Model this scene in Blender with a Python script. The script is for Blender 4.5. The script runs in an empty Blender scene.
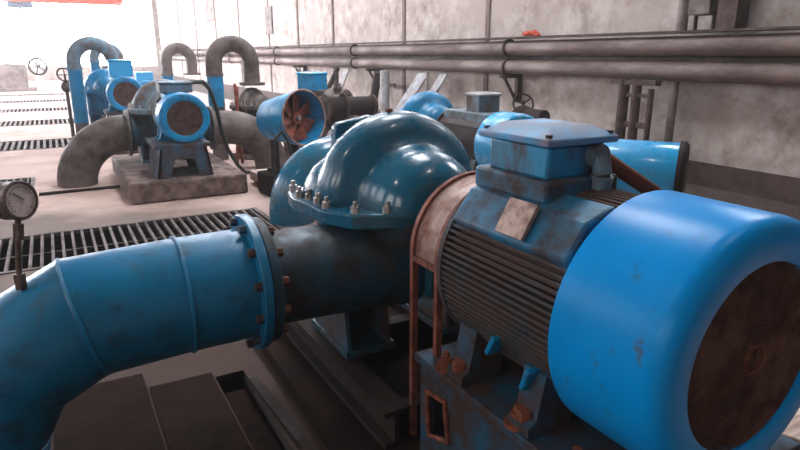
import bpy, bmesh, math, random
from mathutils import Vector, Matrix
random.seed(7)
PI = math.pi
R = math.radians
scene = bpy.context.scene
COL = scene.collection

# ------------------------------------------------------------------ materials
def srgb(h):
    h = h.lstrip('#')
    o = []
    for i in (0, 2, 4):
        c = int(h[i:i+2], 16)/255
        o.append(c/12.92 if c <= .04045 else ((c+.055)/1.055)**2.4)
    return (*o, 1)

def mat(name, base, dirt=None, amount=.5, rough=.5, scale=4.0, metal=0.0, bump=.15, soft=.12, second=None, seam=None, spec=.5, stretch=(1, 1, 1), coat=0.0):
    m = bpy.data.materials.new(name)
    m.use_nodes = True
    nt = m.node_tree
    N, L = nt.nodes, nt.links
    b = N['Principled BSDF']
    b.inputs['Metallic'].default_value = metal
    b.inputs['Roughness'].default_value = rough
    b.inputs['Specular IOR Level'].default_value = spec
    b.inputs['Coat Weight'].default_value = coat
    b.inputs['Coat Roughness'].default_value = .08
    tc = N.new('ShaderNodeTexCoord')
    mp = N.new('ShaderNodeMapping')
    mp.inputs['Scale'].default_value = stretch
    L.new(tc.outputs['Object'], mp.inputs['Vector'])
    base = srgb(base)
    b.inputs['Base Color'].default_value = base
    if dirt:
        n = N.new('ShaderNodeTexNoise')
        n.inputs['Scale'].default_value = scale
        n.inputs['Detail'].default_value = 7
        n.inputs['Roughness'].default_value = .68
        L.new(mp.outputs['Vector'], n.inputs['Vector'])
        r = N.new('ShaderNodeMapRange')
        c = .70 - .42*amount
        r.inputs['From Min'].default_value = c - soft
        r.inputs['From Max'].default_value = c + soft
        L.new(n.outputs['Fac'], r.inputs['Value'])
        mx = N.new('ShaderNodeMix')
        mx.data_type = 'RGBA'
        mx.inputs[6].default_value = base
        mx.inputs[7].default_value = srgb(dirt)
        L.new(r.outputs['Result'], mx.inputs[0])
        out = mx.outputs[2]
        if second:
            n2 = N.new('ShaderNodeTexNoise')
            n2.inputs['Scale'].default_value = scale*.37
            n2.inputs['Detail'].default_value = 5
            L.new(mp.outputs['Vector'], n2.inputs['Vector'])
            r2 = N.new('ShaderNodeMapRange')
            r2.inputs['From Min'].default_value = .48
            r2.inputs['From Max'].default_value = .66
            L.new(n2.outputs['Fac'], r2.inputs['Value'])
            mx2 = N.new('ShaderNodeMix')
            mx2.data_type = 'RGBA'
            L.new(out, mx2.inputs[6])
            mx2.inputs[7].default_value = srgb(second)
            L.new(r2.outputs['Result'], mx2.inputs[0])
            out = mx2.outputs[2]
        L.new(out, b.inputs['Base Color'])
        rr = N.new('ShaderNodeMapRange')
        rr.inputs['To Min'].default_value = rough
        rr.inputs['To Max'].default_value = min(1, rough+.35)
        L.new(r.outputs['Result'], rr.inputs['Value'])
        L.new(rr.outputs['Result'], b.inputs['Roughness'])
        if bump:
            bp = N.new('ShaderNodeBump')
            bp.inputs['Strength'].default_value = bump
            bp.inputs['Distance'].default_value = .02
            L.new(n.outputs['Fac'], bp.inputs['Height'])
            L.new(bp.outputs['Normal'], b.inputs['Normal'])
    return m

def stain_and_shade(m, cx, cy, rad, col):
    # ragged-edged darker patch: floor staining, and near-floor shade painted into the colour
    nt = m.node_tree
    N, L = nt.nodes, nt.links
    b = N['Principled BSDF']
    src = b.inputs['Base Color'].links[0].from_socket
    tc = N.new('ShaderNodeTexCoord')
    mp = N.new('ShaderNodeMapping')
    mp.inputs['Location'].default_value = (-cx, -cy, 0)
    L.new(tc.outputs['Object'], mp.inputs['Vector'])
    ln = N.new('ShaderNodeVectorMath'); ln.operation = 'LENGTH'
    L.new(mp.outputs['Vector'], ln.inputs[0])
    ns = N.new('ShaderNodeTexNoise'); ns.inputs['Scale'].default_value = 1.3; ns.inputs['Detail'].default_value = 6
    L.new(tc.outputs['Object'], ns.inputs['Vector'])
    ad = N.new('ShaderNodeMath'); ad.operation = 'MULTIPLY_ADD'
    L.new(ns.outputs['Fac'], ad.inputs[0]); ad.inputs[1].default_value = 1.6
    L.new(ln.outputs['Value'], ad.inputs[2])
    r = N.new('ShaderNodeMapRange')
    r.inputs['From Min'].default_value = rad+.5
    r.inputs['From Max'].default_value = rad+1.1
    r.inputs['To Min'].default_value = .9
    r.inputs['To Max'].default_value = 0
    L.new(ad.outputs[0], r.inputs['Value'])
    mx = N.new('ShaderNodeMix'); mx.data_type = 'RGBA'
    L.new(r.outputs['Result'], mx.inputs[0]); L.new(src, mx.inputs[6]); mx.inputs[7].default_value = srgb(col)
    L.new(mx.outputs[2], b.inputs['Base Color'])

def emit(name, col, s):
    m = bpy.data.materials.new(name)
    m.use_nodes = True
    b = m.node_tree.nodes['Principled BSDF']
    b.inputs['Base Color'].default_value = srgb(col)
    b.inputs['Emission Color'].default_value = srgb(col)
    b.inputs['Emission Strength'].default_value = s
    return m

M = {}
M['blue'] = mat('bright_blue_paint', '#0082b8', '#2c3236', .28, .34, 6, bump=.05, second='#00749c', spec=.35)
M['cowl'] = mat('cowl_blue_paint', '#0090dc', '#4e4440', .10, .3, 8, bump=.04, soft=.06, second='#0086d0', spec=.15)
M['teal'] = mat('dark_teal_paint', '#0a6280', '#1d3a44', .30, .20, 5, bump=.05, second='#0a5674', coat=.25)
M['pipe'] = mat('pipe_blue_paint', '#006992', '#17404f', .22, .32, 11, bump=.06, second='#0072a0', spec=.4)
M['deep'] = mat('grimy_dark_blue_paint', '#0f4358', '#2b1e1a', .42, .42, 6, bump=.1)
M['fin'] = mat('grimy_finned_iron', '#25323b', '#46332d', .62, .6, 8, bump=.15)
M['rustblue'] = mat('rusty_blue_steel', '#14506c', '#3f2a23', .60, .55, 7, bump=.2)
M['boxblue'] = mat('rust_streaked_blue_paint', '#0080ac', '#40322d', .42, .4, 7, bump=.08, stretch=(1, 1, .4))
M['saddle'] = mat('worn_blue_saddle_paint', '#066a92', '#382d29', .52, .45, 6, bump=.12)
M['lid'] = mat('dusty_blue_lid', '#0a7fb4', '#866b5e', .36, .45, 7, bump=.08, soft=.2)
M['tank'] = mat('glossy_light_blue_paint', '#1f9ad0', '#1480b4', .4, .18, 3, bump=.02, coat=.5)
M['rust'] = mat('rust', '#4a2a20', '#7a4632', .45, .75, 9, bump=.25)
M['orange_rust'] = mat('orange_rust', '#8a4a34', '#54291c', .45, .75, 20, bump=.2)
M['darkrust'] = mat('dark_rusty_steel', '#1c1311', '#2e1e1a', .45, .65, 8, bump=.2, spec=.2)
M['grille'] = mat('dark_brown_grille', '#5e4036', '#402a24', .5, .6, 12, bump=.1)
M['black'] = mat('black_rubber', '#141213', '#241d1b', .4, .55, 8, bump=.05)
M['fan'] = mat('red_oxide_fan', '#9c4a34', '#5e2c20', .45, .6, 8, bump=.1)
M['guard'] = mat('scuffed_pinkish_grey_steel', '#a08a82', '#7d4f40', .42, .38, 9, metal=.25, bump=.1)
M['guardedge'] = mat('red_brown_edge', '#8e4f3d', '#5d3026', .5, .55, 14, bump=.1)
M['plate'] = mat('tarnished_nameplate', '#b49a90', '#7d625a', .4, .4, 25, metal=.3, bump=.05)
M['steel'] = mat('bright_worn_steel', '#c9c4c0', '#7a6a62', .35, .3, 20, metal=.8, bump=.1)
M['greypipe'] = mat('weathered_grey_pipe', '#5c504c', '#3c302c', .48, .55, 5, bump=.12, second='#675b57')
M['greyblue'] = mat('faded_grey_blue_paint', '#5c7c8c', '#5b4c47', .5, .5, 6, bump=.1)
M['paleblue'] = mat('pale_blue_paint', '#3398c8', '#7a98a6', .12, .22, 6, bump=.05)
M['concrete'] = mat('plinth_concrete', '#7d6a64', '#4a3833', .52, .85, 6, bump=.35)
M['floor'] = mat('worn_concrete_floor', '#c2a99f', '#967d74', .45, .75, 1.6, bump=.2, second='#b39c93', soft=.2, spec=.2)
stain_and_shade(M['floor'], -1.0, 4.0, 3.9, '#6b5f59')  # broad patch of greyer floor on the left
stain_and_shade(M['floor'], 1.1, 2.4, 2.7, '#3c2b25')  # oil around the pump plus the near floor's shade, in one dark patch
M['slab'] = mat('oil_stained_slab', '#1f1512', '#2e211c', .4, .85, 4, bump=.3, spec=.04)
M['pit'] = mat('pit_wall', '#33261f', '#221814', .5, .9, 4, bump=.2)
M['wall'] = mat('dirty_whitewash', '#a29791', '#71625c', .40, .9, 2.6, bump=.35, second='#8f827c', soft=.14)
M['ceil'] = mat('ceiling_concrete', '#8f8683', '#7a716e', .5, .9, 1.5)
M['kerb'] = mat('dark_wall_foot', '#4a3a35', '#382a26', .5, .9, 4)  # even dark tone for the wall foot and the floor edge beside it
M['seam'] = mat('dark_wall_joint', '#6d5b55', '#54443f', .5, .9, 5)
M['wallpipe'] = mat('dusty_wall_pipe', '#5d4b45', '#3b2a25', .46, .5, 3, bump=.12, stretch=(1, .35, 1))
M['tray'] = mat('dark_red_brown_tray', '#3c2620', '#281915', .45, .7, 5, bump=.15)
M['orange'] = mat('orange_crane_paint', '#a02c0a', '#8a2808', .3, .45, 3, bump=.04)
M['white'] = mat('white_paint', '#d8d4d2', '#b0a6a2', .35, .5, 4, bump=.05)
M['board'] = mat('pale_blue_grey_board', '#94969a', '#6f6a68', .45, .7, 5, bump=.1)
M['rag'] = mat('red_rag', '#b8452e', '#8c3222', .4, .9, 20, bump=.3)
M['wood'] = mat('weathered_timber', '#c7b1a6', '#8b766c', .4, .85, 5, stretch=(1, 6, 6), bump=.2)
M['dial'] = mat('dusty_gauge_dial', '#c2b2aa', '#96837b', .42, .3, 30, bump=.02)
M['brass'] = mat('tarnished_gauge_case', '#6f5f58', '#453833', .45, .45, 20, metal=.4)
M['pane_far'] = emit('daylight_through_far_glass', '#f4f8ff', 50)
M['pane_end'] = emit('daylight_through_end_wall_glass', '#f4f8ff', 14)
M['lamp'] = emit('added_lamp_glow', '#fff6ea', 70)
M['pane_high'] = emit('daylight_through_high_right_glass', '#f4f8ff', 14)
M['pane_roof'] = emit('daylight_through_roof_glass', '#f4f8ff', 30)
M['pane_mid'] = emit('daylight_through_side_glass', '#f4f8ff', 4)
M['pane_near'] = emit('daylight_through_dusty_near_glass', '#f6f4f2', 6.5)

# ------------------------------------------------------------------ mesh building
def frame(d):
    d = Vector(d).normalized()
    a = Vector((0, 0, 1)) if abs(d.z) < .9 else Vector((1, 0, 0))
    u = d.cross(a).normalized()
    return d, u, u.cross(d).normalized()

class MB:
    def __init__(s):
        s.bm = bmesh.new()
    def grid(s, rings, closed=True, cap0=True, cap1=True, loop=False):
        bm = s.bm
        vs = [[bm.verts.new(p) for p in r] for r in rings]
        n = len(rings[0])
        k = len(vs)
        for i in range(k if loop else k-1):
            a, b = vs[i], vs[(i+1) % k]
            for j in range(n if closed else n-1):
                bm.faces.new((a[j], a[(j+1) % n], b[(j+1) % n], b[j]))
        if not loop:
            if cap0: bm.faces.new(vs[0][::-1])
            if cap1: bm.faces.new(vs[-1])
        return s
    def box(s, c, d, rot=(0, 0, 0)):
        m = Matrix.Translation(c) @ Matrix.Rotation(rot[2], 4, 'Z') @ Matrix.Rotation(rot[1], 4, 'Y') @ Matrix.Rotation(rot[0], 4, 'X') @ Matrix.Diagonal((*d, 1))
        bmesh.ops.create_cube(s.bm, size=1, matrix=m)
        return s
    def span(s, x0, x1, y0, y1, z0, z1):
        return s.box(((x0+x1)/2, (y0+y1)/2, (z0+z1)/2), (abs(x1-x0), abs(y1-y0), abs(z1-z0)))
    def lathe(s, prof, o=(0, 0, 0), axis=(0, 1, 0), n=40, loop=False):
        d, u, v = frame(axis)
        o = Vector(o)
        rings = []
        for t, r in prof:
            r = max(r, 1e-4)
            rings.append([o+d*t+(u*math.cos(2*PI*k/n)+v*math.sin(2*PI*k/n))*r for k in range(n)])
        return s.grid(rings, loop=loop)
    def cyl(s, a, b, r0, r1=None, n=20):
        a, b = Vector(a), Vector(b)
        return s.lathe([(0, r0), ((b-a).length, r0 if r1 is None else r1)], a, b-a, n)
    def ring(s, o, axis, r0, r1, t, n=40):
        return s.lathe([(-t/2, r0), (-t/2, r1), (t/2, r1), (t/2, r0)], o, axis, n, loop=True)
    def torus(s, o, axis, Rr, r, n=36, m=8):
        return s.lathe([(r*math.sin(2*PI*k/m), Rr+r*math.cos(2*PI*k/m)) for k in range(m)], o, axis, n, loop=True)
    def tube(s, pts, r, n=20, loop=False):
        pts = [Vector(p) for p in pts]
        rs = r if isinstance(r, (list, tuple)) else [r]*len(pts)
        d = [(pts[i+1]-pts[i]).normalized() for i in range(len(pts)-1)]
        _, u, v = frame(d[0])
        rings = []
        cd = d[0]
        for i, p in enumerate(pts):
            di = d[0] if i == 0 else d[-1] if i == len(d) else None
            if di is None:
                a, b = d[i-1], d[i]
                q = a.rotation_difference(b)
                bis = (a+b).normalized()
                h = a.cross(b)
                ring = []
                for k in range(n):
                    w = (u*math.cos(2*PI*k/n)+v*math.sin(2*PI*k/n))*rs[i]
                    # slide along a until on the mitre plane
                    t = -w.dot(bis)/a.dot(bis)
                    ring.append(p+w+a*t)
                rings.append(ring)
                u, v = q @ u, q @ v
            else:
                rings.append([p+(u*math.cos(2*PI*k/n)+v*math.sin(2*PI*k/n))*rs[i] for k in range(n)])
        return s.grid(rings)
    def prism(s, poly, z0, z1, m=None):
        a = [Vector((x, y, z0)) for x, y in poly]
        b = [Vector((x, y, z1)) for x, y in poly]
        if m: a = [m @ p for p in a]; b = [m @ p for p in b]
        return s.grid([a, b])
    def ball(s, c, rad, n=24):
        bmesh.ops.create_uvsphere(s.bm, u_segments=n, v_segments=n//2, radius=1, matrix=Matrix.Translation(c) @ Matrix.Diagonal((*rad, 1)))
        return s
    def hexnut(s, a, b, r):
        return s.cyl(a, b, r, n=6)
    def cut(s, co, no):
        bmesh.ops.bisect_plane(s.bm, geom=s.bm.verts[:]+s.bm.edges[:]+s.bm.faces[:], plane_co=co, plane_no=no, clear_outer=True)
        return s
    def build(s, name, m, parent=None, bevel=0, sharp=32, loc=None):
        bm = s.bm
        bmesh.ops.recalc_face_normals(bm, faces=bm.faces[:])
        me = bpy.data.meshes.new(name)
        bm.to_mesh(me)
        bm.free()
        me.polygons.foreach_set('use_smooth', [True]*len(me.polygons))
        me.set_sharp_from_angle(angle=R(sharp))
        me.materials.append(M[m] if isinstance(m, str) else m)
        o = bpy.data.objects.new(name, me)
        COL.objects.link(o)
        if parent: o.parent = parent
        if loc: o.location = loc
        if bevel:
            b = o.modifiers.new('bevel', 'BEVEL')
            b.width = bevel
            b.segments = 2
            b.limit_method = 'ANGLE'
            b.angle_limit = R(40)
        return o

def tag(o, label, cat, group=None):
    o['label'] = label
    o['category'] = cat
    if group: o['group'] = group
    return o

def thing(name, label, cat, loc=(0, 0, 0), rz=0, group=None):
    o = bpy.data.objects.new(name, None)
    o.empty_display_size = .1
    COL.objects.link(o)
    o.location = loc
    o.rotation_euler = (0, 0, rz)
    return tag(o, label, cat, group)

def struct(o):
    o['kind'] = 'structure'
    return o

def arc(c, r, a0, a1, n, ax='xz'):
    out = []
    for k in range(n+1):
        a = R(a0+(a1-a0)*k/n)
        p = [r*math.cos(a), r*math.sin(a)]
        out.append((c[0]+p[0], c[1], c[2]+p[1]) if ax == 'xz' else (c[0], c[1]+p[0], c[2]+p[1]))
    return out

# ------------------------------------------------------------------ the setting
XL, XR, YB, YF, ZC = -6.0, 7.62, -6.0, 50.0, 7.5
TR = [(-3.0, 1.95, 5.74, 6.95), (-3.0, -.36, 8.78, 10.4), (-3.0, .42, 13.6, 15.1), (-3.0, .52, 18.4, 19.8),
      (-3.0, .55, 22.9, 24.3), (-3.0, .6, 27.4, 28.8), (-3.0, .6, 32.0, 33.4)]
SLOT = (.60, .76, 1.2, 3.2)
HOLES = TR + [SLOT]
def build_floor():
    xs = sorted({XL, XR} | {h[0] for h in HOLES} | {h[1] for h in HOLES})
    ys = sorted({YB, YF} | {h[2] for h in HOLES} | {h[3] for h in HOLES})
    b = MB()
    vd = {}
    def v(x, y):
        if (x, y) not in vd: vd[(x, y)] = b.bm.verts.new((x, y, 0))
        return vd[(x, y)]
    for i in range(len(xs)-1):
        for j in range(len(ys)-1):
            cx, cy = (xs[i]+xs[i+1])/2, (ys[j]+ys[j+1])/2
            if any(h[0] < cx < h[1] and h[2] < cy < h[3] for h in HOLES): continue
            b.bm.faces.new((v(xs[i], ys[j]), v(xs[i+1], ys[j]), v(xs[i+1], ys[j+1]), v(xs[i], ys[j+1])))
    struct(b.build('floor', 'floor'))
build_floor()
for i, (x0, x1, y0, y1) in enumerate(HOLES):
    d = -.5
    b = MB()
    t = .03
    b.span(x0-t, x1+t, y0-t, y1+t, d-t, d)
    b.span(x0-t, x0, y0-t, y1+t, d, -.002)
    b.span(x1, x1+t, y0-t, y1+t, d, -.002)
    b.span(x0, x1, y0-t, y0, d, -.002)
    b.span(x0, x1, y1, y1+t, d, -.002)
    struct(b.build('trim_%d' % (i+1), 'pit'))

struct(MB().span(XR, XR+.3, YB, YF, -.6, ZC).build('wall_right', 'wall'))
struct(MB().span(XL-.3, XL, YB, YF, -.6, ZC).build('wall_left', 'wall'))
struct(MB().span(XL-.3, XR+.3, YF, YF+.3, -.6, ZC).build('wall_far', 'wall'))
struct(MB().span(XL-.3, XR+.3, YB-.3, YB, -.6, ZC).build('wall_back', 'wall'))
struct(MB().span(XL-.3, XR+.3, YB-.3, YF+.3, ZC, ZC+.3).build('ceiling', 'ceil'))
struct(MB().span(XR-.02, XR, YB, YF, 0, .34).build('baseboard_right', 'kerb'))
struct(MB().span(6.3, XR-.02, YB, YF, .001, .02).build('trim_40', 'kerb'))

# wall panel joints on the right wall
for k, y in enumerate((10.06, 13.36, 17.65, 20.64, 23.81, 28.0, 32.3, 37.0, 42.0)):
    b = MB().span(XR-.03, XR, y-.06, y+.06, .34, ZC)
    struct(b.build('trim_%d' % (20+k), 'seam'))

wn = [0]
def side_window(y0, y1, z0, z1, m, right=False):
    wn[0] += 1
    x = XR-.10 if right else XL
    gx = XR-.03 if right else XL+.01
    f = MB()
    w = .09
    for (a, c, e, g) in ((y0-w, y0, z0-w, z1+w), (y1, y1+w, z0-w, z1+w), (y0, y1, z0-w, z0), (y0, y1, z1, z1+w)):
        f.span(x, x+.10, a, c, e, g)
    for k in range(1, 3):
        y = y0+(y1-y0)*k/3
        f.span(x, x+.08, y-.025, y+.025, z0, z1)
    zz = (z0+z1)/2
    f.span(x, x+.08, y0, y1, zz-.025, zz+.025)
    o = struct(f.build('window_%d' % wn[0], 'white'))
    MB().span(gx, gx+.02, y0, y1, z0, z1).build('glass', m, o)
for y in (-3.2, .6):
    side_window(y, y+2.2, 2.6, 4.6, 'pane_near')
for y in (4.6, 8.8, 13, 17.2):
    side_window(y, y+2.6, 2.2, 5.0, 'pane_mid')
for y in (21.4, 25.6, 29.8, 34, 38.2, 42.4):
    side_window(y, y+3.2, 1.8, 5.8, 'pane_far')
for y in (2.6, 6.8, 11.0, 15.2, 19.4, 23.6, 27.8):
    side_window(y, y+1.9, 4.3, 6.0, 'pane_high', True)
def skylight(x0, x1, y0, y1):
    wn[0] += 1
    f = MB()
    w = .1
    z = ZC
    for q in ((x0-w, x1+w, y0-w, y0), (x0-w, x1+w, y1, y1+w), (x0-w, x0, y0, y1), (x1, x1+w, y0, y1)):
        f.span(*q, z-.12, z)
    f.span((x0+x1)/2-.03, (x0+x1)/2+.03, y0, y1, z-.08, z)
    o = struct(f.build('window_%d' % wn[0], 'white'))
    MB().span(x0, x1, y0, y1, z-.03, z-.01).build('glass', 'pane_roof', o)
for y in (4.0, 8.6, 13.4, 18.8, 24.2, 29.6):
    skylight(2.6, 4.4, y, y+2.4)
# big lights in the far end wall
def end_window(x0, x1, z0, z1, m):
    wn[0] += 1
    f = MB()
    w = .1
    y = YF
    for (a, c, e, g) in ((x0-w, x0, z0-w, z1+w), (x1, x1+w, z0-w, z1+w), (x0, x1, z0-w, z0), (x0, x1, z1, z1+w)):
        f.span(a, c, y-.1, y, e, g)
    for k in range(1, 4):
        x = x0+(x1-x0)*k/4
        f.span(x-.03, x+.03, y-.08, y, z0, z1)
    o = struct(f.build('window_%d' % wn[0], 'white'))
    MB().span(x0, x1, y-.03, y-.01, z0, z1).build('glass', m, o)
end_window(-5.7, .5, 1.0, 6.9, 'pane_end')
end_window(.72, 7.2, 1.0, 6.9, 'pane_end')

# ------------------------------------------------------------------ trench gratings
GT = 'gratings over the floor trenches'
GL = ['dark bar grating over floor trench right behind the big blue foreground pipe',
      'short dark grating beside the pressure gauge, left of grey elbow',
      'grating over trench beside the second blue pump in the row',
      'thin dark grating beyond the second blue pump, left of U pipe', 'far pale grating, fourth strip from the far end wall',
      'far pale grating, second last strip down the aisle', 'farthest grating strip at the end of the aisle']
for i, (x0, x1, y0, y1) in enumerate(TR):
    t = thing('floor_grating', GL[i], 'grating', ((x0+x1)/2, (y0+y1)/2, -.03), 0, GT)
    hx, hy = (x1-x0)/2, (y1-y0)/2
    b = MB()
    e = .05
    b.span(-hx, hx, -hy, -hy+e, 0, .04); b.span(-hx, hx, hy-e, hy, 0, .04)
    b.span(-hx, -hx+e, -hy+e, hy-e, 0, .04); b.span(hx-e, hx, -hy+e, hy-e, 0, .04)
    b.build('grating_frame', 'greypipe', t)
    b = MB()
    n = int((x1-x0)/(.088 if i < 2 else .11))
    for k in range(1, n):
        x = -hx+(2*hx)*k/n
        hw_ = .012 if i < 2 else .024
        b.span(x-hw_, x+hw_, -hy+e, hy-e, 0, .036)
    b.span(-hx+e, hx-e, -.01, .01, -.01, .0)
    b.build('grating_bars', 'greypipe', t)

# ------------------------------------------------------------------ motors
def make_motor(label, loc, rz=0, s=1.0, body='fin', cowl='blue', group=None, L=1.0, boxm='blue', detail=True, stand=0):
    """face of the fan cowl at local y=0, shaft along +y at height .39*s"""
    t = thing('electric_motor', label, 'motor', loc, rz, group)
    h = .39*s
    def sc(pr): return [(a*s, b*s) for a, b in pr]
    # cowl
    MB().lathe(sc([(.006, .268), (0, .276), (0, .345), (.008, .366), (.026, .379), (.05, .383), (.37, .383), (.375, .376), (.375, .34), (.06, .33), (.03, .268)]), (0, 0, h), (0, 1, 0), 56, loop=True).build('fan_cowl', cowl, t, sharp=40)
    g = MB()
    nr = 34 if detail else 14
    for k in range(nr):
        rr = (.02+.248*k/(nr-1))*s
        g.torus((0, .014*s, h), (0, 1, 0), rr, .0028*s, 44, 4)
    for k in range(12):
        a = 2*PI*k/12
        g.cyl((0, .02*s, h), (.27*s*math.cos(a), .02*s, h+.27*s*math.sin(a)), .004*s, n=6)
    g.lathe([(.032*s, .30*s), (.04*s, .30*s)], (0, 0, h), (0, 1, 0), 40)
    gr = g.build('grille', 'grille', t)
    if detail:
        MB().ring((0, .008*s, h), (0, 1, 0), .040*s, .047*s, .008*s, 6).build('centre_plate', 'rust', gr)
    # finned body
    y0, y1 = .38*s, (.38+.66*L)*s
    b = MB()
    b.lathe([(y0, .315*s), (y1, .315*s)], (0, 0, h), (0, 1, 0), 48)
    nf = 96
    for k in range(nf):
        a = 2*PI*k/nf
        dg = math.degrees(a) % 360
        if (112 if detail else 55) < dg < 146: continue
        rr = .330*s
        b.box((rr*math.cos(a), (y0+y1)/2, h+rr*math.sin(a)), (.036*s, y1-y0, .010*s), (0, -a, 0))
    b.build('finned_body', body, t)
    b = MB()
    b.lathe([(y1, .1*s), (y1, .352*s), (y1+.025*s, .352*s), (y1+.035*s, .31*s), (y1+.05*s, .25*s), (y1+.09*s, .14*s), (y1+.16*s, .13*s)], (0, 0, h), (0, 1, 0), 48)
    b.build('end_shield', body, t)
    MB().cyl((0, y1+.15*s, h), (0, y1+.21*s, h), .05*s).build('shaft', 'darkrust', t)
    # saddle under the terminal box
    b = MB()
    b.prism([(-.285*s, h+.16*s), (-.31*s, h+.20*s), (-.235*s, h+.305*s), (-.12*s, h+.345*s), (-.10*s, h+.28*s)] if detail else [(-.2*s, h+.2*s), (-.2*s, h+.345*s), (.2*s, h+.345*s), (.2*s, h+.2*s)], y0+.02*s, y1-.01*s, Matrix(((1, 0, 0, 0), (0, 0, 1, 0), (0, 1, 0, 0), (0, 0, 0, 1))))
    b.build('saddle', 'saddle' if detail else boxm, t, bevel=.012*s)
    # feet
    for sx in (-1, 1):
        for yy in (.50, .38+.66*L-.12):
            f = MB()
            f.prism([(.18*s, -h), (.36*s, -h), (.36*s, -h+.035*s), (.33*s, -h+.05*s), (.30*s, -h+.20*s), (.18*s, -h+.24*s)], -.05*s, .05*s,
                    Matrix.Translation((0, yy*s, h)) @ Matrix.Diagonal((sx, 1, 1, 1)) @ Matrix(((1, 0, 0, 0), (0, 0, 1, 0), (0, 1, 0, 0), (0, 0, 0, 1))))
            fo = f.build('foot', 'rustblue' if detail else boxm, t)
            if detail:
                MB().hexnut((sx*.335*s, yy*s, .035*s), (sx*.335*s, yy*s, .075*s), .028*s).build('foot_nut', 'orange_rust', fo)
    return t

def terminal_box(t, c, w, d, z0, z1, m='blue', lidm='blue', detail=True):
    x, y = c
    b = MB()
    b.span(x-w/2, x+w/2, y-d/2, y+d/2, z0, z1-.03)
    bx = b.build('terminal_box', m, t, bevel=.012)
    b = MB()
    o = .03 if detail else .012
    def rect(k, z): return [Vector((x-w/2+k, y-d/2+k, z)), Vector((x+w/2-k, y-d/2+k, z)), Vector((x+w/2-k, y+d/2-k, z)), Vector((x-w/2+k, y+d/2-k, z))]
    b.grid([rect(-o, z1-.03), rect(-o, z1-.008), rect(.035, z1+(.025 if detail else .006))])
    ld = b.build('lid', lidm, bx, bevel=.006)
    if detail:
        for sx in (-1, 1):
            for sy in (-1, 1):
                MB().hexnut((x+sx*(w/2+.008), y+sy*(d/2+.008), z1-.02), (x+sx*(w/2+.008), y+sy*(d/2+.008), z1+.008), .012).build('lid_bolt', 'rustblue', ld)
    return bx

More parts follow.
